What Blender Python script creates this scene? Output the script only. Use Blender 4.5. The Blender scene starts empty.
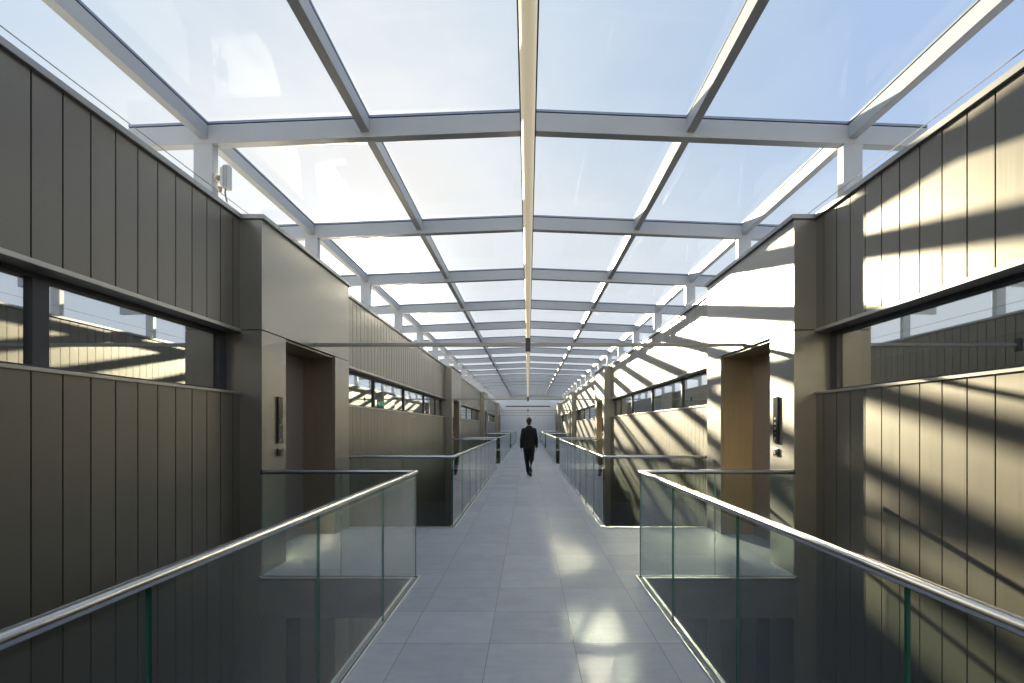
import bpy, bmesh, math, random
from mathutils import Vector, Matrix
random.seed(7)
S = bpy.context.scene
COL = S.collection
EYE = 1.545
F = 490.0

# ------------------------------------------------------------------ materials
def mat(name):
    m = bpy.data.materials.new(name); m.use_nodes = True
    nt = m.node_tree; nt.nodes.clear()
    out = nt.nodes.new('ShaderNodeOutputMaterial')
    return m, nt, out

def nd(nt, kind, **kw):
    n = nt.nodes.new(kind)
    for k, v in kw.items():
        if k in n.inputs: n.inputs[k].default_value = v
        else: setattr(n, k, v)
    return n

def mth(nt, op, a, b=None, c=None):
    n = nt.nodes.new('ShaderNodeMath'); n.operation = op
    for i, v in enumerate((a, b, c)):
        if v is None: continue
        if hasattr(v, 'links'): nt.links.new(v, n.inputs[i])
        else: n.inputs[i].default_value = v
    return n.outputs[0]

def simple(name, col, rough=0.5, metal=0.0, var=0.06, scale=(6, 6, 6), emit=None, estr=0.0, rvar=0.0, coat=0.0):
    m, nt, out = mat(name)
    p = nd(nt, 'ShaderNodeBsdfPrincipled', Roughness=rough, Metallic=metal)
    tc = nt.nodes.new('ShaderNodeTexCoord')
    mp = nt.nodes.new('ShaderNodeMapping'); mp.inputs['Scale'].default_value = scale
    nt.links.new(tc.outputs['Object'], mp.inputs['Vector'])
    nz = nd(nt, 'ShaderNodeTexNoise', Scale=1.0, Detail=4.0)
    nt.links.new(mp.outputs[0], nz.inputs['Vector'])
    r = nt.nodes.new('ShaderNodeValToRGB')
    r.color_ramp.elements[0].position = 0.3; r.color_ramp.elements[1].position = 0.7
    r.color_ramp.elements[0].color = [c * (1 - var) for c in col] + [1]
    r.color_ramp.elements[1].color = [min(1, c * (1 + var)) for c in col] + [1]
    nt.links.new(nz.outputs['Fac'], r.inputs['Fac'])
    nt.links.new(r.outputs['Color'], p.inputs['Base Color'])
    if rvar:
        rr = mth(nt, 'MULTIPLY_ADD', nz.outputs['Fac'], rvar, rough - rvar / 2)
        nt.links.new(rr, p.inputs['Roughness'])
    if coat: p.inputs['Coat Weight'].default_value = coat
    if emit:
        p.inputs['Emission Color'].default_value = list(emit) + [1]
        p.inputs['Emission Strength'].default_value = estr
    nt.links.new(p.outputs[0], out.inputs[0])
    return m

def cladding(name, col, rough, pitch, var=0.07, axis='Y', metal=0.52, spec=0.6):
    """brushed anodised sheet; every plank has its own slight tone"""
    m, nt, out = mat(name)
    p = nd(nt, 'ShaderNodeBsdfPrincipled', Metallic=metal); p.inputs['Specular IOR Level'].default_value = spec; p.inputs['Coat Weight'].default_value = 0.5; p.inputs['Coat Roughness'].default_value = 0.27
    g = nt.nodes.new('ShaderNodeNewGeometry')
    sp = nt.nodes.new('ShaderNodeSeparateXYZ'); nt.links.new(g.outputs['Position'], sp.inputs[0])
    k = mth(nt, 'FLOOR', mth(nt, 'DIVIDE', mth(nt, 'SUBTRACT', sp.outputs[axis], 4.99), pitch))
    wn = nt.nodes.new('ShaderNodeTexWhiteNoise'); wn.noise_dimensions = '1D'
    nt.links.new(k, wn.inputs['W'])
    mp = nt.nodes.new('ShaderNodeMapping'); mp.inputs['Scale'].default_value = (60, 60, 1.2)
    nt.links.new(g.outputs['Position'], mp.inputs['Vector'])
    nz = nd(nt, 'ShaderNodeTexNoise', Scale=1.0, Detail=5.0)
    nt.links.new(mp.outputs[0], nz.inputs['Vector'])
    t = mth(nt, 'ADD', mth(nt, 'MULTIPLY', wn.outputs['Value'], var * 2), mth(nt, 'MULTIPLY', nz.outputs['Fac'], 0.10))
    t = mth(nt, 'ADD', t, 1.0 - var - 0.05)
    mx = nd(nt, 'ShaderNodeMix', data_type='RGBA', blend_type='MULTIPLY')
    mx.inputs[0].default_value = 1.0
    mx.inputs[6].default_value = list(col) + [1]
    cb = nt.nodes.new('ShaderNodeCombineColor')
    for i in range(3): nt.links.new(t, cb.inputs[i])
    nt.links.new(cb.outputs[0], mx.inputs[7])
    nt.links.new(mx.outputs[2], p.inputs['Base Color'])
    nt.links.new(mth(nt, 'ADD', mth(nt, 'MULTIPLY', nz.outputs['Fac'], 0.12), rough - 0.06), p.inputs['Roughness'])
    nt.links.new(p.outputs[0], out.inputs[0])
    return m

def glass(name, tint, base_refl, fres_gain, haze=0.0, haze_col=(1, 1, 1), rough=0.0, wob=0.0, gcol=(1, 1, 1)):
    """clear pane: light passes straight through, Fresnel reflection on top, optional dusty haze"""
    m, nt, out = mat(name)
    tr = nd(nt, 'ShaderNodeBsdfTransparent'); tr.inputs[0].default_value = list(tint) + [1]
    gl = nd(nt, 'ShaderNodeBsdfGlossy', Roughness=rough); gl.inputs[0].default_value = list(gcol) + [1]
    fr = nd(nt, 'ShaderNodeFresnel', IOR=1.5)
    geo = nt.nodes.new('ShaderNodeNewGeometry')
    # both faces of the thin pane reflect like the outer face
    ior = mth(nt, 'SUBTRACT', 1.5, mth(nt, 'MULTIPLY', geo.outputs['Backfacing'], 1.5 - 1 / 1.5))
    nt.links.new(ior, fr.inputs['IOR'])
    lw = nd(nt, 'ShaderNodeLayerWeight', Blend=0.5)
    f5 = mth(nt, 'POWER', lw.outputs['Facing'], 5.0)
    fac = mth(nt, 'MULTIPLY_ADD', f5, fres_gain, base_refl)
    fac = mth(nt, 'MINIMUM', fac, 1.0)
    base = tr.outputs[0]
    if wob:
        nz = nd(nt, 'ShaderNodeTexNoise', Scale=1.1, Detail=0.0)
        nt.links.new(geo.outputs['Position'], nz.inputs['Vector'])
        bp = nd(nt, 'ShaderNodeBump', Strength=wob, Distance=0.02)
        nt.links.new(nz.outputs['Fac'], bp.inputs['Height'])
        nt.links.new(bp.outputs[0], gl.inputs['Normal'])
    if haze:
        tl = nd(nt, 'ShaderNodeBsdfTranslucent'); tl.inputs[0].default_value = list(haze_col) + [1]
        nz = nd(nt, 'ShaderNodeTexNoise', Scale=0.9, Detail=6.0)
        mp = nt.nodes.new('ShaderNodeMapping'); mp.inputs['Scale'].default_value = (1, 0.25, 1)
        nt.links.new(geo.outputs['Position'], mp.inputs['Vector'])
        nt.links.new(mp.outputs[0], nz.inputs['Vector'])
        h = mth(nt, 'MULTIPLY', nz.outputs['Fac'], haze * 2)
        mh = nt.nodes.new('ShaderNodeMixShader')
        nt.links.new(h, mh.inputs[0]); nt.links.new(base, mh.inputs[1]); nt.links.new(tl.outputs[0], mh.inputs[2])
        base = mh.outputs[0]
    mx = nt.nodes.new('ShaderNodeMixShader')
    nt.links.new(fac, mx.inputs[0]); nt.links.new(base, mx.inputs[1]); nt.links.new(gl.outputs[0], mx.inputs[2])
    nt.links.new(mx.outputs[0], out.inputs[0])
    return m

def tiles():
    m, nt, out = mat('floor_tiles')
    p = nd(nt, 'ShaderNodeBsdfPrincipled')
    g = nt.nodes.new('ShaderNodeNewGeometry')
    sp = nt.nodes.new('ShaderNodeSeparateXYZ'); nt.links.new(g.outputs['Position'], sp.inputs[0])
    u = mth(nt, 'DIVIDE', mth(nt, 'ADD', sp.outputs['X'], 0.274 + 6.0), 0.6)
    v = mth(nt, 'DIVIDE', mth(nt, 'ADD', sp.outputs['Y'], -3.487 + 12.0), 0.6)
    def line(t, w):
        fr = mth(nt, 'FRACT', t)
        d = mth(nt, 'MINIMUM', fr, mth(nt, 'SUBTRACT', 1.0, fr))
        return mth(nt, 'LESS_THAN', d, w)
    joint = mth(nt, 'MAXIMUM', line(u, 0.0042), line(v, 0.0042))
    wn = nt.nodes.new('ShaderNodeTexWhiteNoise'); wn.noise_dimensions = '2D'
    cb = nt.nodes.new('ShaderNodeCombineXYZ')
    nt.links.new(mth(nt, 'FLOOR', u), cb.inputs[0]); nt.links.new(mth(nt, 'FLOOR', v), cb.inputs[1])
    nt.links.new(cb.outputs[0], wn.inputs['Vector'])
    nz = nd(nt, 'ShaderNodeTexNoise', Scale=4.5, Detail=10.0, Roughness=0.72)
    nt.links.new(g.outputs['Position'], nz.inputs['Vector'])
    mp = nt.nodes.new('ShaderNodeMapping'); mp.inputs['Scale'].default_value = (3, 22, 3)
    nt.links.new(g.outputs['Position'], mp.inputs['Vector'])
    nz2 = nd(nt, 'ShaderNodeTexNoise', Scale=1.0, Detail=6.0)
    nt.links.new(mp.outputs[0], nz2.inputs['Vector'])
    t = mth(nt, 'ADD', mth(nt, 'MULTIPLY', wn.outputs['Value'], 0.16), mth(nt, 'MULTIPLY', nz.outputs['Fac'], 0.5))
    t = mth(nt, 'ADD', t, mth(nt, 'MULTIPLY', nz2.outputs['Fac'], 0.20))
    r = nt.nodes.new('ShaderNodeValToRGB')
    r.color_ramp.elements[0].position = 0.15; r.color_ramp.elements[1].position = 0.6
    r.color_ramp.elements[0].color = (0.205, 0.213, 0.232, 1)
    r.color_ramp.elements[1].color = (0.325, 0.336, 0.358, 1)
    nt.links.new(t, r.inputs['Fac'])
    mx = nd(nt, 'ShaderNodeMix', data_type='RGBA')
    nt.links.new(joint, mx.inputs[0]); nt.links.new(r.outputs['Color'], mx.inputs[6])
    mx.inputs[7].default_value = (0.16, 0.145, 0.13, 1)
    nt.links.new(mx.outputs[2], p.inputs['Base Color'])
    nt.links.new(mth(nt, 'MULTIPLY_ADD', nz.outputs['Fac'], 0.15, 0.55), p.inputs['Roughness']); p.inputs['Specular IOR Level'].default_value = 0.22
    bp = nd(nt, 'ShaderNodeBump', Strength=0.4, Distance=0.002)
    nt.links.new(mth(nt, 'SUBTRACT', nz.outputs['Fac'], joint), bp.inputs['Height'])
    nt.links.new(bp.outputs[0], p.inputs['Normal'])
    nt.links.new(p.outputs[0], out.inputs[0])
    return m

BRONZE = (0.155, 0.140, 0.110)
M = dict(
    clad=cladding('bronze_cladding', BRONZE, 0.41, 0.2025),
    lift=cladding('satin_champagne_metal', (0.235, 0.225, 0.20), 0.38, 40.0, var=0.0, metal=0.70, spec=0.9),
    jamb=simple('bronze_jamb_metal', (0.27, 0.225, 0.155), 0.36, 0.6, 0.05, (30, 30, 1)),
    door=simple('rose_steel_door', (0.36, 0.315, 0.29), 0.36, 0.6, 0.04, (30, 30, 1)),
    coping=simple('grey_coping_metal', (0.33, 0.33, 0.325), 0.38, 0.6, 0.05, (2, 2, 2)),
    trim=simple('pale_bronze_trim', (0.42, 0.40, 0.36), 0.36, 0.8, 0.05, (2, 2, 2)),
    frame=simple('dark_window_frame', (0.045, 0.047, 0.055), 0.4, 0.3, 0.1),
    white=simple('white_painted_steel', (0.475, 0.485, 0.495), 0.42, 0.0, 0.03, (2, 2, 2)),
    gasket=simple('black_gasket', (0.015, 0.016, 0.02), 0.6),
    bar=simple('grey_glazing_bar', (0.30, 0.34, 0.40), 0.4, 0.4, 0.05),
    lamp=simple('cream_lamp_tube', (0.55, 0.50, 0.40), 0.6, 0.0, 0.02, (1, 1, 1), (1.0, 0.84, 0.58), 0.42),
    housing=simple('dark_lamp_housing', (0.05, 0.05, 0.055), 0.4, 0.4),
    steel=simple('brushed_stainless', (0.44, 0.45, 0.47), 0.20, 1.0, 0.05, (3, 80, 80)),
    darksteel=simple('dark_channel', (0.03, 0.03, 0.035), 0.5, 0.3),
    alu=simple('aluminium_channel', (0.55, 0.57, 0.56), 0.35, 0.8, 0.05),
    tie=simple('grey_tie_bar', (0.30, 0.29, 0.28), 0.4, 0.5, 0.05),
    tile=tiles(),
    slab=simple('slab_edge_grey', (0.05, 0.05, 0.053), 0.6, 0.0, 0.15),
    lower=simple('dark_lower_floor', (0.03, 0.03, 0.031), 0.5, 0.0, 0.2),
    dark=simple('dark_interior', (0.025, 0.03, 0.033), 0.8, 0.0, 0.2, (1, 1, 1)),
    deck=simple('grey_roof_deck', (0.35, 0.35, 0.35), 0.8, 0.0, 0.2, (1, 1, 1)),
    endwall=simple('pale_end_cladding', (0.54, 0.585, 0.65), 0.5, 0.1, 0.05, (8, 8, 1)),
    black=simple('black_panel_gloss', (0.012, 0.012, 0.014), 0.2, 0.0, 0.1),
    sgrey=simple('grey_marking', (0.07, 0.07, 0.075), 0.5),
    offwhite=simple('off_white_plastic', (0.70, 0.69, 0.66), 0.5, 0.0, 0.04),
    brass=simple('copper_fitting', (0.34, 0.25, 0.18), 0.4, 0.8),
    cable=simple('grey_cable', (0.22, 0.22, 0.23), 0.5, 0.2),
    green=simple('green_sign_light', (0.02, 0.45, 0.2), 0.5, 0.0, 0.02, (1, 1, 1), (0.03, 0.75, 0.32), 2.6),
    signwhite=simple('white_sign_light', (0.8, 0.8, 0.8), 0.5, 0.0, 0.02, (1, 1, 1), (0.9, 1.0, 0.95), 4.0),
    suit=simple('black_suit_wool', (0.006, 0.006, 0.007), 0.9, 0.0, 0.25, (60, 60, 60)),
    skin=simple('skin', (0.36, 0.21, 0.15), 0.5, 0.0, 0.05),
    hair=simple('dark_hair', (0.02, 0.014, 0.01), 0.55, 0.0, 0.3, (90, 90, 20)),
    shirt=simple('white_shirt', (0.7, 0.7, 0.7), 0.7),
    leather=simple('black_shoe_leather', (0.012, 0.011, 0.011), 0.3, 0.0, 0.2),
    eye=simple('eye_white', (0.8, 0.8, 0.8), 0.2),
    edge=simple('green_glass_edge', (0.015, 0.10, 0.075), 0.15, 0.0, 0.1),
    roofglass=glass('roof_glass', (0.985, 0.99, 0.99), 0.022, 0.28, haze=0.003),
    balglass=glass('balustrade_glass', (0.875, 0.905, 0.895), 0.022, 0.80),
    winglass=glass('coated_window_glass', (0.60, 0.64, 0.64), 0.58, 0.40, wob=0.0, rough=0.012, gcol=(0.94, 0.97, 0.97)),
)

# ------------------------------------------------------------------ mesh helpers
class MB:
    def __init__(self): self.v = []; self.f = []; self.mi = []
    def add(self, vs, fs, mi=0):
        b = len(self.v); self.v += [tuple(x) for x in vs]
        for f in fs: self.f.append([b + i for i in f]); self.mi.append(mi)
    def box(self, x0, x1, y0, y1, z0, z1, mi=0):
        x0, x1 = sorted((x0, x1)); y0, y1 = sorted((y0, y1)); z0, z1 = sorted((z0, z1))
        vs = [(x0, y0, z0), (x1, y0, z0), (x1, y1, z0), (x0, y1, z0), (x0, y0, z1), (x1, y0, z1), (x1, y1, z1), (x0, y1, z1)]
        fs = [(0, 3, 2, 1), (4, 5, 6, 7), (0, 1, 5, 4), (1, 2, 6, 5), (2, 3, 7, 6), (3, 0, 4, 7)]
        self.add(vs, fs, mi); return self
    def hexa(self, vs, mi=0):
        """8 verts: bottom ring then top ring"""
        fs = [(0, 3, 2, 1), (4, 5, 6, 7), (0, 1, 5, 4), (1, 2, 6, 5), (2, 3, 7, 6), (3, 0, 4, 7)]
        self.add(vs, fs, mi); return self
    def prism(self, poly, axis, a, b, mi=0):
        """extrude a 2-D outline along an axis"""
        def P(p, t):
            if axis == 'x': return (t, p[0], p[1])
            if axis == 'y': return (p[0], t, p[1])
            return (p[0], p[1], t)
        n = len(poly)
        vs = [P(p, a) for p in poly] + [P(p, b) for p in poly]
        fs = [list(range(n))[::-1], list(range(n, 2 * n))] + [(i, (i + 1) % n, n + (i + 1) % n, n + i) for i in range(n)]
        self.add(vs, fs, mi); return self
    def tube(self, pts, r, seg=14, mi=0, caps=True):
        """round tube along a polyline with mitred corners"""
        pts = [Vector(p) for p in pts]; rings = []
        rr = r if isinstance(r, (list, tuple)) else [r] * len(pts)
        for i, p in enumerate(pts):
            d0 = (p - pts[i - 1]).normalized() if i else None
            d1 = (pts[i + 1] - p).normalized() if i < len(pts) - 1 else None
            d0 = d0 or d1; d1 = d1 or d0
            t = (d0 + d1).normalized()
            up = Vector((0, 0, 1)) if abs(t.z) < 0.9 else Vector((0, 1, 0))
            sx = t.cross(up).normalized(); sy = sx.cross(t).normalized()
            k = 1 / max(0.3, t.dot(d0))
            rings.append([p + sx * (rr[i] * math.cos(2 * math.pi * j / seg) * (k if abs(t.z) < .9 else 1)) + sy * (rr[i] * math.sin(2 * math.pi * j / seg)) for j in range(seg)])
        vs = [v for R in rings for v in R]; fs = []
        for i in range(len(rings) - 1):
            for j in range(seg):
                a = i * seg + j; b = i * seg + (j + 1) % seg
                fs.append((a, b, b + seg, a + seg))
        if caps:
            fs.append(tuple(range(seg))[::-1]); fs.append(tuple(range((len(rings) - 1) * seg, len(rings) * seg)))
        self.add(vs, fs, mi); return self
    def build(self, name, mats, parent=None, smooth=False, bevel=0.0):
        me = bpy.data.meshes.new(name); me.from_pydata(self.v, [], self.f)
        for m in (mats if isinstance(mats, (list, tuple)) else [mats]): me.materials.append(m)
        me.polygons.foreach_set('material_index', self.mi)
        bm = bmesh.new(); bm.from_mesh(me)
        bmesh.ops.recalc_face_normals(bm, faces=bm.faces); bm.to_mesh(me); bm.free()
        if smooth:
            me.polygons.foreach_set('use_smooth', [True] * len(me.polygons))
            me.set_sharp_from_angle(angle=math.radians(40))
        me.update()
        o = bpy.data.objects.new(name, me); COL.objects.link(o)
        if parent: o.parent = parent
        if bevel:
            b = o.modifiers.new('bevel', 'BEVEL'); b.width = bevel; b.segments = 2; b.limit_method = 'ANGLE'
        return o

def empty(name, loc=(0, 0, 0)):
    o = bpy.data.objects.new(name, None); COL.objects.link(o); o.location = loc
    o.empty_display_size = 0.2
    return o
def tag(o, label=None, cat=None, group=None, kind=None):
    if label: o['label'] = label
    if cat: o['category'] = cat
    if group: o['group'] = group
    if kind: o['kind'] = kind
    return o
def struct(o, label=None, cat=None):
    o['kind'] = 'structure'
    if label: o['label'] = label
    if cat: o['category'] = cat
    return o
def copy_tree(o, parent=None):
    c = o.copy(); COL.objects.link(c)
    if parent: c.parent = parent
    for ch in list(o.children): copy_tree(ch, c)
    return c

ORD = ['nearest', 'second', 'third', 'fourth', 'fifth', 'sixth', 'seventh', 'eighth', 'ninth', 'tenth', 'eleventh', 'twelfth',
       'thirteenth', 'fourteenth', 'fifteenth', 'sixteenth', 'seventeenth', 'eighteenth', 'nineteenth', 'twentieth', 'twenty-first', 'twenty-second']
SIDE = {-1: 'left', 1: 'right'}

# ------------------------------------------------------------------ layout
W1, W2 = 3.0, 2.77            # cladding plane, lift surround plane
B0, PER, BL = 5.1, 12.5, 2.48 # lift blocks
YB, YE = -4.0, 52.0           # back and end of the corridor
BAS = -4.2                    # lower floor level
blocks = [5.1, 17.8, 31.0, 45.2]
sections = [(YB, B0)] + [(a + BL, b) for a, b in zip(blocks[:-1], blocks[1:])] + [(blocks[-1] + BL, YE)]
YV = 49.3
VE, VS = -0.08, -0.11    # void ends a little before the next lift block, starts a little before this one's end
HW, TOP = 3.70, 3.75
SILL0, SILL1, LIN0, LIN1 = 1.88, 1.905, 2.525, 2.56
XG = 3.17

# ------------------------------------------------------------------ floor
fb = MB()
out = []
xs = 1.187
R = [(xs, YB)]
for b in blocks:
    R += [(xs, b + VE), (W2 - 0.002, b + VE), (W2 - 0.002, b + BL + VS), (xs, b + BL + VS)]
R += [(xs, YV), (W1 - 0.03, YV), (W1 - 0.03, YE - 0.002)]
poly = R + [(-x, y) for x, y in reversed(R)]
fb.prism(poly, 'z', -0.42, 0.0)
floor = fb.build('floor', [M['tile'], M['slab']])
for p in floor.data.polygons:
    p.material_index = 0 if p.normal.z > 0.5 else 1
struct(floor, 'pale grey stone tiled walkway with side bridges to the elevators', 'floor')
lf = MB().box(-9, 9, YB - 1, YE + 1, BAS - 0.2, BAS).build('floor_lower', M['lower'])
struct(lf, 'dark floor of the storey below the walkway', 'floor')

# ------------------------------------------------------------------ walls
def comb(mb, s, y0, y1, hb, ht, pitch, first, X=W1, depth=0.03, gap=0.011):
    """vertical planks with shadow joints: one outline in plan, extruded upwards"""
    js = []
    y = first
    while y > y0: y -= pitch
    while y < y1:
        if y > y0 + 0.02 and y < y1 - 0.02: js.append(y)
        y += pitch
    P = [(s * (X + 0.08), y0), (s * X, y0)]
    for j in js:
        P += [(s * X, j - gap / 2), (s * (X + depth), j - gap / 2), (s * (X + depth), j + gap / 2), (s * X, j + gap / 2)]
    P += [(s * X, y1), (s * (X + 0.08), y1)]
    mb.prism(P, 'z', hb, ht)
    return mb

for s in (-1, 1):
    w = struct(empty('wall_' + SIDE[s], (s * W1, YB, 0)), 'bronze plank clad wall on the %s of the walkway' % SIDE[s], 'wall')
    off = Vector((-s * W1, -YB, 0))
    def child(o): o.parent = w; o.location = off; return o
    for i, (a, b) in enumerate(sections):
        a += 0.001; b -= 0.001
        first = (4.983 if s < 0 else 4.968) if i == 0 else a
        pit = 0.2025 if i == 0 else 0.2004
        child(comb(MB(), s, a, b, BAS, SILL0, pit, first).build('lower_cladding', M['clad']))
        child(comb(MB(), s, a, b, LIN1, HW, pit, first).build('upper_cladding', M['clad']))
        child(MB().box(s * 2.985, s * 3.2, a, b, SILL0, SILL1).build('sill_strip', M['trim'], bevel=0.003))
        child(MB().box(s * 2.985, s * 3.2, a, b, LIN0, LIN1).build('lintel_strip', M['trim'], bevel=0.003))
        child(MB().box(s * 2.97, s * 3.48, a + (0.022 if i else 0), b - (0.022 if i < 4 else 0), HW, TOP).build('coping', M['coping'], bevel=0.004))
        child(MB().box(s * 3.08, s * 3.46, a, b, LIN1, HW - 0.001).build('parapet_core', M['deck']))
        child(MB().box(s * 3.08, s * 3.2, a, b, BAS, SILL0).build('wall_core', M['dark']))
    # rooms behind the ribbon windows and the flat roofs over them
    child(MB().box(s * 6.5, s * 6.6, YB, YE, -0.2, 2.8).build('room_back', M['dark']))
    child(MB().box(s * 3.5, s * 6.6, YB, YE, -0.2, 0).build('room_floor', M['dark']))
    child(MB().box(s * 3.5, s * 9.0, YB, YE, 2.8, 3.3).build('roof_deck', M['deck']))
    # ribbon windows
    for i, (a, b) in enumerate(sections):
        win = struct(empty('window_%d' % (i + 1 + (5 if s > 0 else 0)), (s * XG, a, SILL1)), 'ribbon window with dark frame in the %s wall, %s from the viewer' % (SIDE[s], ORD[i]), 'window')
        woff = Vector((-s * XG, -a, -SILL1))
        def wc(o): o.parent = win; o.location = woff; return o
        fr = MB()
        x0, x1 = s * (XG - 0.03), s * (XG + 0.04)
        # frame ring as one outline
        o_ = [(a, SILL1), (b, SILL1), (b, LIN0), (a, LIN0)]
        a2, b2, z0, z1 = a + 0.03, b - 0.12, SILL1 + 0.03, LIN0 - 0.035
        i_ = [(a2, z0), (b2, z0), (b2, z1), (a2, z1)]
        vs = [(x0, *p) for p in o_] + [(x0, *p) for p in i_] + [(x1, *p) for p in o_] + [(x1, *p) for p in i_]
        fs = []
        for q in range(4):
            n = (q + 1) % 4
            fs += [(q, n, 4 + n, 4 + q), (8 + q, 8 + n, 12 + n, 12 + q), (q, n, 8 + n, 8 + q), (4 + q, 4 + n, 12 + n, 12 + q)]
        fr.add(vs, fs); wc(fr.build('window_frame', M['frame']))
        if i == 0: mul = [3.16, -0.2] if s < 0 else [1.5]
        elif i == 4: mul = [a + 2.2]
        else: mul = [a + 2.45, a + 4.87, a + 7.27] + ([b - 1.1] if b - a > 9.5 else [])
        mul = sorted(mul); wd = 0.055 if i == 0 else 0.03
        for m_ in mul: wc(MB().box(s * (XG - 0.03), s * (XG + 0.04), m_ - wd, m_ + wd, z0, z1).build('mullion', M['frame']))
        ed = [a2] + [m_ for m_ in mul] + [b2]
        for q in range(len(ed) - 1):
            ya = ed[q] + (wd if q else 0); yb = ed[q + 1] - (wd if q < len(ed) - 2 else 0)
            wc(MB().box(s * XG, s * (XG + 0.012), ya, yb, z0, z1).build('glass_pane', M['winglass']))

# end wall, back wall
ew = struct(empty('wall_end', (0, YE, 0)), 'pale clad wall closing the far end of the walkway', 'wall')
mb = MB()
P = [(-3.5, YE + 0.1), (-3.5, YE)]
x = -3.2
while x < 3.3:
    P += [(x - 0.008, YE), (x - 0.008, YE + 0.02), (x + 0.008, YE + 0.02), (x + 0.008, YE)]; x += 0.4
P += [(3.5, YE), (3.5, YE + 0.1)]
o = mb.prism(P, 'z', BAS, 4.45).build('end_cladding', M['endwall'], ew); o.location = (0, -YE, 0)
o = MB().box(-2.38, 2.38, YE - 0.03, YE, 3.62, 3.74).build('shadow_slot', M['frame'], ew); o.location = (0, -YE, 0)
o = MB().box(-3.0, 3.0, YE - 0.012, YE, 3.02, 3.05).build('cladding_joint', M['frame'], ew); o.location = (0, -YE, 0)
for q, s in enumerate((-1, 1)):
    d = struct(empty('door_%d' % (q + 1), (s * 2.95, 50.6, 0)), 'tall dark door in the %s wall beside the end wall' % SIDE[s], 'door')
    MB().prism([(-0.85, 0.0), (-0.85, 2.9), (0.85, 2.9), (0.85, 0.0), (0.77, 0.0), (0.77, 2.82), (-0.77, 2.82), (-0.77, 0.0)], 'x', -0.06, 0.047).build('door_frame', M['frame'], d)
    for t in (-1, 1): MB().box(-0.02, 0.03, 0.004 * t, 0.766 * t, 0.005, 2.816).build('door_leaf', M['frame'], d)
    for t in (-1, 1): MB().tube([(-s * 0.05, 0.08 * t, 0.9), (-s * 0.05, 0.08 * t, 1.3)], 0.012, 10).build('handle', M['steel'], d, True)
struct(MB().box(-6.6, 6.6, YB - 0.2, YB, BAS, 4.4).build('wall_back', M['clad']), 'bronze wall behind the viewer', 'wall')

# ------------------------------------------------------------------ elevators
def elevator(s):
    r = empty('elevator', (s * W2, B0, 0))
    off = Vector((-s * W2, 0, 0))
    def ch(mb, name, m, bev=0.0, par=None, smooth=False):
        o = mb.build(name, m, par or r, smooth, bev)
        if par is None: o.location = off
        return o
    a0, a1 = 0.51, 1.94
    ch(MB().box(s * W2, s * 3.47, 0, a0, BAS, 2.546), 'side_panel', M['lift'], 0.003)
    ch(MB().box(s * W2, s * 3.47, a1, BL, BAS, 2.546), 'side_panel', M['lift'], 0.003)
    ch(MB().box(s * W2, s * 3.47, 0, BL, 2.553, HW), 'header_panel', M['lift'], 0.003)
    ch(MB().box(s * 2.80, s * 3.24, a1 - 0.012, a1 - 0.001, 0.001, 2.545), 'door_reveal', M['jamb'])
    ch(MB().box(s * 2.80, s * 3.24, a0 + 0.001, a0 + 0.012, 0.001, 2.545), 'door_reveal', M['jamb'])
    ch(MB().box(s * 2.80, s * 3.24, a0 + 0.013, a1 - 0.013, 2.525, 2.545), 'soffit_panel', M['jamb'])
    mid = (a0 + a1) / 2
    ch(MB().box(s * 3.22, s * 3.26, a0 + 0.013, mid - 0.003, 0.004, 2.52), 'door_panel', M['door'], 0.003)
    ch(MB().box(s * 3.22, s * 3.26, mid + 0.003, a1 - 0.013, 0.004, 2.52), 'door_panel', M['door'], 0.003)
    ch(MB().box(s * 3.27, s * 3.45, a0, a1, BAS, 2.545), 'shaft_panel', M['frame'])
    ch(MB().box(s * 2.74, s * 3.5, -0.02, BL + 0.02, HW + 0.0005, TOP), 'coping', M['coping'], 0.004)
    ch(MB().box(s * (W2 + 0.001), s * 3.26, a0 + 0.001, a1 - 0.001, -0.06, 0.0), 'threshold', M['tile'])
    # landing indicator strip with floor marks and the call button below
    ip = MB().box(s * (W2 - 0.022), s * W2, 0.30, 0.40, 1.357, 1.873)
    ip = ch(ip, 'indicator_panel', M['black'], 0.004)
    for k in range(5):
        ch(MB().box(s * (W2 - 0.0235), s * (W2 - 0.0215), 0.335, 0.37, 1.40 + k * 0.055, 1.425 + k * 0.055), 'marking', M['sgrey'], 0, ip)
    cb = ch(MB().box(s * (W2 - 0.02), s * W2, 0.305, 0.40, 1.215, 1.30), 'call_panel', M['black'], 0.004)
    bt = MB().tube([(s * (W2 - 0.028), 0.352, 1.258), (s * (W2 - 0.018), 0.352, 1.258)], 0.018, 16)
    ch(bt, 'button', M['sgrey'], 0, cb, True)
    return r
for s in (-1, 1):
    first = elevator(s)
    for k, b in enumerate(blocks):
        e = first if k == 0 else copy_tree(first)
        e.location = (s * W2, b, 0)
        tag(e, 'champagne metal elevator surround with deep recessed door, %s on the %s side' % (ORD[k], SIDE[s]), 'elevator', 'elevators along the walkway')

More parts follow.
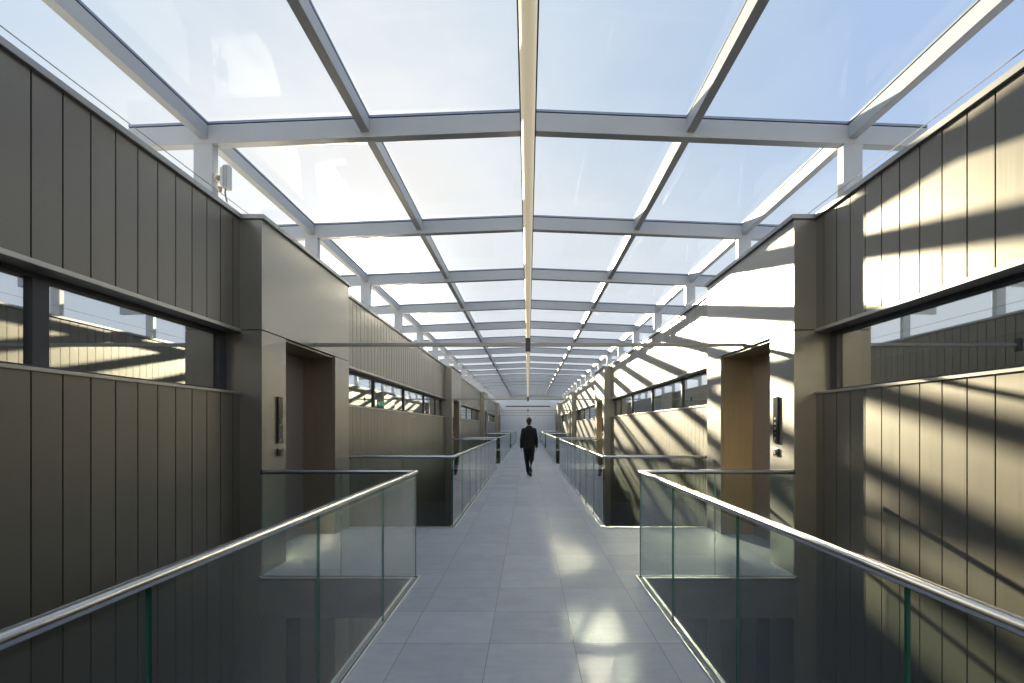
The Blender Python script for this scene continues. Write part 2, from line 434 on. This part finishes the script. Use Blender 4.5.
# ------------------------------------------------------------------ balustrades
XB = 1.15
def balustrade(s, y0, y1, near_cross, far_cross):
    r = empty('glass_balustrade', (s * XB, (y0 + y1) / 2, 0))
    off = Vector((-s * XB, -(y0 + y1) / 2, 0))
    def ch(mb, name, m, smooth=False, bev=0.0):
        o = mb.build(name, m, r, smooth, bev); o.location = off; return o
    gm = [M['balglass'], M['edge']]
    def pane(x0, x1, ya, yb, thin):
        o = ch(MB().box(x0, x1, ya, yb, -0.03, 1.058), 'glass_pane', gm)
        for p in o.data.polygons:
            n = p.normal
            big = abs(n.x) > 0.5 if thin == 'x' else abs(n.y) > 0.5
            p.material_index = 0 if big else 1
    t = 0.006
    n = max(1, round((y1 - y0) / 1.2))
    # long run: joints counted back from the far end
    if near_cross: ed = [y0 + (y1 - y0) * k / n for k in range(n + 1)]
    else:
        ed = [y1, y1 - 1.135]
        while ed[-1] - 1.2 > y0: ed.append(ed[-1] - 1.2)
        ed.append(y0); ed = ed[::-1]
    for k in range(len(ed) - 1): pane(s * (XB - t), s * (XB + t), ed[k] + 0.005, ed[k + 1] - 0.005, 'x')
    XW = 2.712
    for has, y, d in ((near_cross, y0, 1), (far_cross, y1, -1)):
        if not has: continue
        yy = y + d * 0.012
        xm = (XB + XW) / 2 - 0.02
        for xa, xb in ((XB + 0.02, xm - 0.004), (xm + 0.004, XW)):
            pane(s * xa, s * xb, yy - t, yy + t, 'y')
    # shoe: walkway-side trim, dark channel, outer clamp, one L/U run each
    def run(x_in, x_out, zb, zt, name, m):
        # offset from glass line towards the void is positive
        mb = MB()
        pts_in, pts_out = [], []
        X0, X1 = XB + x_in, XB + x_out
        if near_cross:
            pts_in += [(XW, y0 + x_in + 0.012), (X0, y0 + x_in + 0.012)]; pts_out += [(XW, y0 + x_out + 0.012), (X1, y0 + x_out + 0.012)]
        else:
            pts_in += [(X0, y0)]; pts_out += [(X1, y0)]
        if far_cross:
            pts_in += [(X0, y1 - x_in - 0.012), (XW, y1 - x_in - 0.012)]; pts_out += [(X1, y1 - x_out - 0.012), (XW, y1 - x_out - 0.012)]
        else:
            pts_in += [(X0, y1)]; pts_out += [(X1, y1)]
        pl = pts_in + pts_out[::-1]
        mb.prism([(s * p[0], p[1]) for p in pl], 'z', zb, zt)
        ch(mb, name, m)
    run(-0.042, -0.030, 0.0005, 0.012, 'floor_trim', M['alu'])
    run(-0.029, -0.0115, 0.0005, 0.004, 'channel', M['darksteel'])
    run(0.0115, 0.036, 0.0005, 0.010, 'clamp_trim', M['alu'])
    # handrail tube and its slotted glass cap
    path = []
    zr = 1.0785
    if near_cross: path += [(s * XW, y0 + 0.012, zr), (s * XB, y0 + 0.012, zr)]
    else: path += [(s * XB, y0, zr)]
    if far_cross: path += [(s * XB, y1 - 0.012, zr), (s * XW, y1 - 0.012, zr)]
    else: path += [(s * XB, y1, zr)]
    ch(MB().tube(path, 0.0225, 18), 'handrail', M['steel'], True)
    for has, y, d in ((near_cross, y0, 1), (far_cross, y1, -1)):
        if has:
            ch(MB().tube([(s * (XW - 0.006), y + d * 0.012, zr), (s * (XW + 0.011), y + d * 0.012, zr)], 0.0245, 18), 'end_cap', M['darksteel'], True)
    return r
bal = [(YB + 0.01, B0 + VE, False, True)] + [(a + BL + VS, b + VE, True, True) for a, b in zip(blocks[:-1], blocks[1:])] + [(blocks[-1] + BL + VS, YV, True, True)]
for s in (-1, 1):
    for k, (a, b, nc, fc) in enumerate(bal):
        r = balustrade(s, a, b, nc, fc)
        tag(r, 'glass balustrade with stainless handrail around the %s opening %s of the walkway' % (ORD[k], SIDE[s]), 'balustrade', 'glass balustrades along the walkway')

# ------------------------------------------------------------------ glazed roof
HB0 = 4.563                     # rafter underside at the ridge
def hb(x): return HB0 - 0.04 * abs(x)
XO = 4.08
PX = (1.66, 3.31)
D0, DS = 5.05, 2.5
def slab(mb, s, x0, x1, y0, y1, d0, d1, mi=0):
    """sloped bar: follows the roof pitch between x0 and x1, from d0 to d1 above the rafter underside"""
    vs = []
    for d in (d0, d1):
        for x, y in ((x0, y0), (x1, y0), (x1, y1), (x0, y1)): vs.append((s * x, y, hb(x) + d))
    mb.hexa(vs, mi); return mb
def roof_frame():
    r = empty('roof_frame', (0, D0, TOP))
    off = Vector((0, 0, -TOP))
    def ch(mb, name, m, bev=0.0):
        o = mb.build(name, m, r, False, bev); o.location = off
    h = 0.05
    for s in (-1, 1):
        ch(slab(MB(), s, 0, XO, -h, h, 0, 0.19), 'rafter', M['white'], 0.004)
        g = MB(); slab(g, s, 0, XO, -h + 0.012, h - 0.012, 0.19, 0.203, 0)
        ch(g, 'gasket', M['gasket'])
        ch(slab(MB(), s, 0, XO, -h + 0.002, h - 0.002, 0.203, 0.226), 'glazing_bar', M['bar'])
        ch(MB().hexa([(s * 3.222, -h, TOP), (s * 3.415, -h, TOP), (s * 3.415, h, TOP), (s * 3.222, h, TOP),
                      (s * 3.222, -h, hb(3.222)), (s * 3.415, -h, hb(3.415)), (s * 3.415, h, hb(3.415)), (s * 3.222, h, hb(3.222))]), 'column', M['white'], 0.004)
        for px in PX:
            a, b = px - 0.042, px + 0.042
            ch(slab(MB(), s, a, b, h + 0.001, DS - h - 0.001, 0.05, 0.19), 'purlin', M['white'], 0.003)
            ch(slab(MB(), s, a + 0.012, b - 0.012, h + 0.001, DS - h - 0.001, 0.19, 0.203), 'gasket', M['gasket'])
            ch(slab(MB(), s, a, b, h + 0.001, DS - h - 0.001, 0.203, 0.226), 'glazing_bar', M['bar'])
    return r
first = roof_frame()
NF = list(range(-1, 19))
for k, n in enumerate(NF):
    f = first if k == 0 else copy_tree(first)
    f.location = (0, D0 + DS * n, TOP)
    if n < 0: lab = 'white roof purlins overhead at the very front, carried on a frame above the viewer'
    else: lab = 'white steel roof frame with side posts and purlins, %s full frame from the viewer' % ORD[n].replace('nearest', 'first')
    tag(f, lab, 'roof frame', 'white frames of the glass roof')
for s in (-1, 1):
    c = struct(empty('ceiling_' + SIDE[s], (s * 1.66, D0, hb(1.66))), 'clear glass roof panes over the %s half of the walkway' % SIDE[s], 'glass roof')
    off = Vector((-s * 1.66, -D0, -hb(1.66)))
    for n in NF:
        for x0, x1 in ((0.0, 1.66), (1.66, 3.31), (3.31, XO)):
            y = D0 + DS * n
            o = slab(MB(), s, x0 + 0.006, x1 - 0.006, y + 0.006, y + DS - 0.006, 0.227, 0.245).build('glass_pane', M['roofglass'], c)
            o.location = off
# gable header where the glass roof ends
gh = MB()
for s in (-1, 1): slab(gh, s, 0.0, 3.6, 47.61, 47.70, -0.36, 0.19)
struct(gh.build('trim_1', M['white']), 'deep pale header across the far end of the glass roof', 'header')

# ridge lamp tube
r = tag(empty('linear_lamp', (0, 2, 4.47)), 'long cream tube lamp running under the roof ridge', 'lamp')
o = MB().tube([(0, -1.2, 4.47), (0, 47.5, 4.47)], 0.066, 24).build('lamp_tube', M['lamp'], r, True); o.location = (0, -2, -4.47)
o = MB().box(-0.08, 0.08, -1.2, 47.52, 4.525, 4.555).build('housing', M['housing'], r); o.location = (0, -2, -4.47)
# tie bars between facing elevators
for k, b in enumerate(blocks):
    y = b + BL / 2
    r = tag(empty('tie_bar', (0, y, 2.60)), 'thin grey tie bar spanning the walkway between the %s pair of elevators' % ORD[k], 'tie bar', 'tie bars across the walkway')
    MB().box(-W2 + 0.002, W2 - 0.002, -0.022, 0.022, -0.022, 0.022).build('bar', M['tie'], r, bevel=0.003)
    MB().box(-0.032, 0.032, -0.034, 0.034, -0.085, 0.085).build('coupling', M['housing'], r, bevel=0.004)
# safety cables along the parapets
for s in (-1, 1):
    r = tag(empty('safety_cable', (s * 3.2, 20, 3.975)), 'thin safety cable stretched above the %s parapet' % SIDE[s], 'cable')
    MB().tube([(0, -23.5, 0.0), (0, 31.9, 0.0)], 0.004, 8).build('cable', M['cable'], r, True)

# wireless antenna on the first left post
ax, ay, az = -3.222, 5.075, 4.11
r = tag(empty('wireless_antenna', (ax, ay, az)), 'small off-white wireless antenna box on the first left roof post', 'antenna')
MB().tube([(0, -0.01, 0), (0.018, -0.01, 0)], 0.048, 20).build('mount_disc', M['offwhite'], r, True)
MB().tube([(0.018, -0.01, 0), (0.05, -0.01, 0)], 0.026, 14).build('swivel', M['brass'], r, True)
MB().prism([(0.045, -0.07), (0.075, -0.10), (0.075, 0.12), (0.045, 0.10)], 'y', -0.03, 0.02).build('back_plate', M['offwhite'], r, bevel=0.006)
bx = MB().box(0.076, 0.140, -0.035, 0.04, -0.115, 0.135).build('antenna_box', M['offwhite'], r, bevel=0.012)
for q in range(3): MB().box(0.086 + q * 0.018, 0.092 + q * 0.018, -0.041, -0.034, -0.10, 0.12).build('rib', M['coping'], bx)
MB().tube([(0.10, -0.02, -0.115), (0.098, -0.02, -0.16), (0.105, -0.02, -0.20), (0.118, -0.02, -0.25)], 0.008, 10).build('cable', M['cable'], r, True)
MB().tube([(0.055, -0.03, -0.10), (0.055, -0.03, -0.155)], [0.02, 0.012], 12).build('connector', M['brass'], r, True)

# exit sign in the room behind the second left window
r = tag(empty('exit_sign', (-3.42, 11.5, 2.08)), 'small green running man exit sign hanging behind the left window', 'sign')
MB().box(-0.10, 0.10, 0, 0.03, -0.055, 0.055).build('sign_panel', M['green'], r, bevel=0.003)
MB().box(-0.004, 0.004, 0.012, 0.02, 0.055, 0.72).build('rod', M['frame'], r)
pm = MB()
def stroke(pts, w):
    for (x0, z0), (x1, z1) in zip(pts[:-1], pts[1:]):
        d = Vector((x1 - x0, 0, z1 - z0)); n = Vector((-d.z, 0, d.x)).normalized() * w
        q = [Vector((x0, 0, z0)) - n, Vector((x1, 0, z1)) - n, Vector((x1, 0, z1)) + n, Vector((x0, 0, z0)) + n]
        pm.hexa([(p.x, -0.003, p.z) for p in q] + [(p.x, 0.001, p.z) for p in q])
stroke([(0.045, 0.022), (0.036, -0.008), (0.050, -0.024), (0.042, -0.042)], 0.005)
stroke([(0.036, -0.008), (0.024, -0.024), (0.008, -0.026)], 0.005)
stroke([(0.058, 0.0), (0.043, 0.016), (0.026, 0.012), (0.020, -0.002)], 0.004)
pm.tube([(0.048, -0.003, 0.036), (0.048, 0.001, 0.036)], 0.009, 12)
stroke([(-0.02, 0.0), (-0.075, 0.0)], 0.006)
stroke([(-0.052, 0.024), (-0.078, 0.0), (-0.052, -0.024)], 0.006)
pm.build('pictogram', M['signwhite'], r)

# ------------------------------------------------------------------ the walking man
def capsules(mb, chain, seg=14):
    """tapered limb: tube with extra rounded ends"""
    pts = [Vector(p[0]) for p in chain]; rs = [p[1] for p in chain]
    mb.tube(pts, rs, seg)
    for p, r_ in ((pts[0], rs[0]), (pts[-1], rs[-1])): ball(mb, p, (r_, r_, r_))
    for p, r_ in zip(pts[1:-1], rs[1:-1]): ball(mb, p, (r_, r_, r_))
def ball(mb, c, r, seg=14, rings=10):
    vs, fs = [], []
    for i in range(1, rings):
        th = math.pi * i / rings
        for j in range(seg):
            ph = 2 * math.pi * j / seg
            vs.append((c[0] + r[0] * math.sin(th) * math.cos(ph), c[1] + r[1] * math.sin(th) * math.sin(ph), c[2] + r[2] * math.cos(th)))
    a, b = len(vs), len(vs) + 1
    vs += [(c[0], c[1], c[2] + r[2]), (c[0], c[1], c[2] - r[2])]
    for i in range(rings - 2):
        for j in range(seg):
            p = i * seg + j; q = i * seg + (j + 1) % seg
            fs.append((p, p + seg, q + seg, q))
    for j in range(seg):
        fs.append((a, j, (j + 1) % seg)); l = (rings - 2) * seg
        fs.append((b, l + (j + 1) % seg, l + j))
    mb.add(vs, fs)
def loft(mb, rings, seg=24):
    """elliptical rings (cx, cy, cz, rx, ry) capped at both ends"""
    vs, fs = [], []
    for (cx, cy, cz, rx, ry) in rings:
        for j in range(seg):
            a = 2 * math.pi * j / seg
            vs.append((cx + rx * math.cos(a), cy + ry * math.sin(a), cz))
    for i in range(len(rings) - 1):
        for j in range(seg):
            p = i * seg + j; q = i * seg + (j + 1) % seg
            fs.append((p, q, q + seg, p + seg))
    fs.append(tuple(range(seg))[::-1]); l = (len(rings) - 1) * seg; fs.append(tuple(range(l, l + seg)))
    mb.add(vs, fs)
def remesh(o, vox, it=4):
    m = o.modifiers.new('fuse', 'REMESH'); m.mode = 'VOXEL'; m.voxel_size = vox; m.use_smooth_shade = True
    sm = o.modifiers.new('soften', 'SMOOTH'); sm.factor = 0.5; sm.iterations = it
    return o

PY = 15.3
man = tag(empty('person', (0.03, PY, 0)), 'man in a dark suit walking away along the middle of the walkway', 'person')
# joints (x right, y away from the viewer, z up); left leg leads, right foot pushes off
hipL, kneeL, ankL = (-0.095, 0.0, 0.93), (-0.070, 0.20, 0.52), (-0.020, 0.24, 0.09)
hipR, kneeR, ankR = (0.095, 0.0, 0.93), (0.075, 0.01, 0.50), (0.045, -0.27, 0.16)
shL, elL, wrL = (-0.180, 0.0, 1.44), (-0.228, -0.06, 1.15), (-0.240, 0.03, 0.90)
shR, elR, wrR = (0.180, 0.0, 1.44), (0.228, -0.02, 1.15), (0.238, 0.10, 0.91)
b = MB()
ball(b, (0, 0.01, 1.715), (0.076, 0.096, 0.112)); ball(b, (0, 0.045, 1.655), (0.058, 0.062, 0.066))
ball(b, (0, 0.108, 1.70), (0.014, 0.022, 0.028))
ball(b, (0, 0.096, 1.655), (0.026, 0.012, 0.010))
for e in (-1, 1):
    ball(b, (e * 0.079, 0.0, 1.705), (0.010, 0.022, 0.033)); ball(b, (e * 0.032, 0.094, 1.735), (0.02, 0.010, 0.008))
capsules(b, [((0, -0.005, 1.50), 0.062), ((0, 0.005, 1.64), 0.056)])
loft(b, [(0, 0, 0.90, 0.15, 0.10), (0, 0, 1.0, 0.16, 0.11), (0, 0, 1.15, 0.14, 0.10), (0, 0, 1.35, 0.17, 0.11), (0, 0, 1.45, 0.13, 0.08), (0, 0, 1.54, 0.055, 0.05)])
for sh, el, wr, e in ((shL, elL, wrL, -1), (shR, elR, wrR, 1)):
    capsules(b, [(Vector(sh) + Vector((-e * 0.015, 0, -0.02)), 0.048), (el, 0.042), (wr, 0.029)])
    w = Vector(wr); d = (Vector(wr) - Vector(el)).normalized(); d = (d + Vector((0, 0.1, -0.6))).normalized()
    fw = Vector((0, 1, 0)); fw = (fw - d * fw.dot(d)).normalized()
    pc = w + d * 0.05
    for q in range(4):  # palm rows and curled fingers of unequal length
        off = fw * (0.030 - 0.020 * q)
        capsules(b, [(w + off * 0.5, 0.014), (w + off + d * 0.085, 0.0115)], 8)
        L = (0.066, 0.075, 0.070, 0.054)[q]; k0 = w + off + d * 0.088
        k1 = k0 + d * L * 0.45 + Vector((-e * 0.006, 0.004, 0)); k2 = k1 + d * L * 0.33 + Vector((-e * 0.014, 0.006, 0)); k3 = k2 + d * L * 0.2 + Vector((-e * 0.016, 0.004, 0))
        capsules(b, [(k0, 0.0095), (k1, 0.0088), (k2, 0.0082), (k3, 0.0075)], 8)
    t0 = w + fw * 0.026 + d * 0.025
    capsules(b, [(t0, 0.014), (t0 + fw * 0.022 + d * 0.035, 0.0115), (t0 + fw * 0.026 + d * 0.070 + Vector((-e * 0.008, 0, 0)), 0.0095)], 8)
for hp, kn, an in ((hipL, kneeL, ankL), (hipR, kneeR, ankR)):
    capsules(b, [(hp, 0.082), (kn, 0.055), (an, 0.038)])
remesh(b.build('body', M['skin'], man), 0.0065, 3)
# hair: cap over the skull, down to the nape
h = MB()
ball(h, (0, -0.004, 1.735), (0.082, 0.098, 0.102)); ball(h, (0, -0.045, 1.675), (0.066, 0.058, 0.088)); ball(h, (0, 0.06, 1.795), (0.05, 0.04, 0.03))
for e in (-1, 1): capsules(h, [((e * 0.072, -0.01, 1.76), 0.016), ((e * 0.074, 0.016, 1.70), 0.010)])
remesh(h.build('hair', M['hair'], man), 0.008, 3)
for e in (-1, 1):
    ey = MB(); ball(ey, (e * 0.032, 0.098, 1.722), (0.011, 0.009, 0.009)); ey.build('eye', M['eye'], man, True)
# shirt collar
c = MB(); loft(c, [(0, -0.006, 1.53, 0.070, 0.066), (0, -0.002, 1.578, 0.062, 0.060)]); c.build('shirt_collar', M['shirt'], man, True)
# jacket
j = MB()
loft(j, [(0, -0.005, 0.83, 0.190, 0.142), (0, -0.005, 0.92, 0.186, 0.142), (0, 0, 1.05, 0.178, 0.130), (0, 0, 1.17, 0.168, 0.122), (0, 0, 1.32, 0.188, 0.132), (0, -0.005, 1.42, 0.190, 0.125), (0, -0.005, 1.49, 0.158, 0.104), (0, -0.005, 1.53, 0.100, 0.085), (0, -0.005, 1.572, 0.074, 0.072)])
for sh, el, wr in ((shL, elL, wrL), (shR, elR, wrR)):
    capsules(j, [((sh[0] * 0.93, sh[1], sh[2] - 0.01), 0.072), (el, 0.058), (Vector(wr) + Vector((0, 0, 0.0)), 0.046)])
remesh(j.build('jacket', M['suit'], man), 0.011, 3)
vt = MB().box(-0.004, 0.004, -0.153, -0.135, 0.832, 1.0).build('back_vent', M['gasket'], man)
# trousers
t = MB()
loft(t, [(0, 0, 0.84, 0.165, 0.118), (0, 0, 0.96, 0.165, 0.118), (0, 0, 1.03, 0.155, 0.112)])
for hp, kn, an in ((hipL, kneeL, ankL), (hipR, kneeR, ankR)):
    capsules(t, [((hp[0], hp[1], hp[2] - 0.03), 0.098), (kn, 0.076), (Vector(an) + (Vector(kn) - Vector(an)) * 0.05, 0.060)])
remesh(t.build('trousers', M['suit'], man), 0.011, 3)
# shoes
def shoe(an, heel_up):
    q = MB()
    pl = [(-0.07, 0.0), (0.21, 0.0)]
    loft_pts = [(-0.075, 0.030, 0.030, 0.055), (-0.05, 0.038, 0.040, 0.085), (0.0, 0.040, 0.042, 0.095), (0.06, 0.043, 0.034, 0.065), (0.13, 0.047, 0.028, 0.052), (0.18, 0.043, 0.024, 0.046), (0.215, 0.022, 0.018, 0.03)]
    vs, fs, seg = [], [], 12
    R = Matrix.Rotation(-heel_up, 3, 'X')
    for (yy, rx, _, ht) in loft_pts:
        for k in range(seg):
            a_ = 2 * math.pi * k / seg
            z = max(0.0, ht / 2 + ht / 2 * math.sin(a_) * 1.0)
            p = Vector((rx * math.cos(a_), yy - 0.13, z)); p = R @ p
            vs.append((p.x, p.y + 0.13, p.z))
    for i in range(len(loft_pts) - 1):
        for k in range(seg):
            a_ = i * seg + k; b_ = i * seg + (k + 1) % seg
            fs.append((a_, b_, b_ + seg, a_ + seg))
    fs.append(tuple(range(seg))[::-1]); l = (len(loft_pts) - 1) * seg; fs.append(tuple(range(l, l + seg)))
    q.add(vs, fs)
    return q
sl = shoe(ankL, 0.0).build('shoe', M['leather'], man, True); sl.location = (ankL[0], ankL[1] + 0.01, 0.002)
sr = shoe(ankR, 0.55).build('shoe', M['leather'], man, True); sr.location = (ankR[0], ankR[1] - 0.02, 0.02)

# ------------------------------------------------------------------ daylight
ZEN = 1.45  # sky overhead, above the framed part, brightened to add light on the floor
SUN_AZ, SUN_EL = math.atan2(-154.5, 490), math.atan(128.0 / 513.8)
sun_dir = Vector((math.sin(SUN_AZ) * math.cos(SUN_EL), math.cos(SUN_AZ) * math.cos(SUN_EL), math.sin(SUN_EL)))
sl_ = bpy.data.lights.new('sun', 'SUN'); so = bpy.data.objects.new('sun', sl_); COL.objects.link(so)
sl_.energy = 22.5; sl_.angle = math.radians(0.8); sl_.color = (1.0, 0.88, 0.62)
so.rotation_euler = (-sun_dir).to_track_quat('-Z', 'Y').to_euler(); so.location = sun_dir * 200
wd = bpy.data.worlds.new('World'); S.world = wd; wd.use_nodes = True
nt = wd.node_tree; nt.nodes.clear()
wo = nt.nodes.new('ShaderNodeOutputWorld'); bg = nt.nodes.new('ShaderNodeBackground')
tc = nt.nodes.new('ShaderNodeTexCoord')
vn = nt.nodes.new('ShaderNodeVectorMath'); vn.operation = 'NORMALIZE'; nt.links.new(tc.outputs['Generated'], vn.inputs[0])
dt = nt.nodes.new('ShaderNodeVectorMath'); dt.operation = 'DOT_PRODUCT'
nt.links.new(vn.outputs[0], dt.inputs[0]); dt.inputs[1].default_value = sun_dir
sd = dt.outputs['Value']
ramp = nt.nodes.new('ShaderNodeValToRGB')
E = ramp.color_ramp.elements
E[0].position = 0.0; E[0].color = (0.44, 0.60, 0.88, 1)
E[1].position = 1.0; E[1].color = (1.0, 0.99, 0.96, 1)
for p_, c_ in ((0.62, (0.45, 0.60, 0.87, 1)), (0.78, (0.55, 0.68, 0.86, 1)), (0.88, (0.72, 0.81, 0.91, 1)), (0.955, (0.95, 0.97, 1.0, 1))):
    e = E.new(p_); e.color = c_
# thin high cloud breaks up the blue
nz = nd(nt, 'ShaderNodeTexNoise', Scale=2.2, Detail=7.0, Roughness=0.6)
mp = nt.nodes.new('ShaderNodeMapping'); mp.inputs['Scale'].default_value = (1.0, 0.6, 2.2)
nt.links.new(vn.outputs[0], mp.inputs['Vector']); nt.links.new(mp.outputs[0], nz.inputs['Vector'])
sdn = mth(nt, 'ADD', sd, mth(nt, 'MULTIPLY_ADD', nz.outputs['Fac'], 0.22, -0.11))
nt.links.new(mth(nt, 'MAXIMUM', sdn, 0.0), ramp.inputs['Fac'])
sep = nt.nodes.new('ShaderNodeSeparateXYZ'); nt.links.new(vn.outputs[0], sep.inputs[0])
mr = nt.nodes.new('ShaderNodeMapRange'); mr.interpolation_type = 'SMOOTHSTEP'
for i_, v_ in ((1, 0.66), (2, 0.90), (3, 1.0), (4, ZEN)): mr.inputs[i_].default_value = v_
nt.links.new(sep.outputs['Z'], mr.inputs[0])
# aureole and disc of the sun
au = mth(nt, 'MULTIPLY', mth(nt, 'POWER', mth(nt, 'MAXIMUM', sd, 0.0), 160.0), 1.6)
disc = mth(nt, 'MULTIPLY', mth(nt, 'GREATER_THAN', sd, math.cos(math.radians(0.75))), 60.0)
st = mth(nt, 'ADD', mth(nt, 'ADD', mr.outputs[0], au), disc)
zm = nd(nt, 'ShaderNodeMix', data_type='RGBA')
zf = nt.nodes.new('ShaderNodeMapRange'); zf.interpolation_type = 'SMOOTHSTEP'
for i_, v_ in ((1, 0.62), (2, 0.85), (3, 0.0), (4, 0.8)): zf.inputs[i_].default_value = v_
nt.links.new(sep.outputs['Z'], zf.inputs[0]); nt.links.new(zf.outputs[0], zm.inputs[0])
nt.links.new(ramp.outputs['Color'], zm.inputs[6]); zm.inputs[7].default_value = (0.70, 0.80, 0.95, 1)
# pale haze towards the horizon
hm = nd(nt, 'ShaderNodeMix', data_type='RGBA')
hf = nt.nodes.new('ShaderNodeMapRange'); hf.interpolation_type = 'SMOOTHSTEP'
for i_, v_ in ((1, 0.12), (2, 0.52), (3, 0.85), (4, 0.0)): hf.inputs[i_].default_value = v_
nt.links.new(sep.outputs['Z'], hf.inputs[0]); nt.links.new(hf.outputs[0], hm.inputs[0])
nt.links.new(zm.outputs[2], hm.inputs[6]); hm.inputs[7].default_value = (0.86, 0.92, 1.0, 1)
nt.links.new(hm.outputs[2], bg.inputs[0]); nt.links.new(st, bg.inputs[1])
nt.links.new(bg.outputs[0], wo.inputs[0])

# ------------------------------------------------------------------ camera
cam = bpy.data.cameras.new('camera'); co = bpy.data.objects.new('camera', cam); COL.objects.link(co)
co.location = (0, 0, EYE); co.rotation_euler = (math.pi / 2, 0, 0)
cam.sensor_width = 36.0; cam.lens = 36.0 * F / 1024
cam.shift_x = (512 - 528) / 1024; cam.shift_y = (426.4 - 341.5) / 1024
cam.clip_end = 300; cam.clip_start = 0.05
S.camera = co
S.view_settings.view_transform = 'Standard'; S.view_settings.look = 'None'
S.view_settings.gamma = 1.0; S.view_settings.use_curve_mapping = False
S.view_settings.exposure = 0.0
cy = S.cycles
cy.use_denoising = True; cy.use_guiding = True; cy.use_surface_guiding = True; cy.guiding_training_samples = 64; cy.surface_guiding_probability = 0.7
cy.max_bounces = 12; cy.diffuse_bounces = 3; cy.glossy_bounces = 6; cy.transmission_bounces = 8; cy.transparent_max_bounces = 64
cy.caustics_reflective = True; cy.sample_clamp_indirect = 0.0; cy.blur_glossy = 0.12; cy.use_adaptive_sampling = False
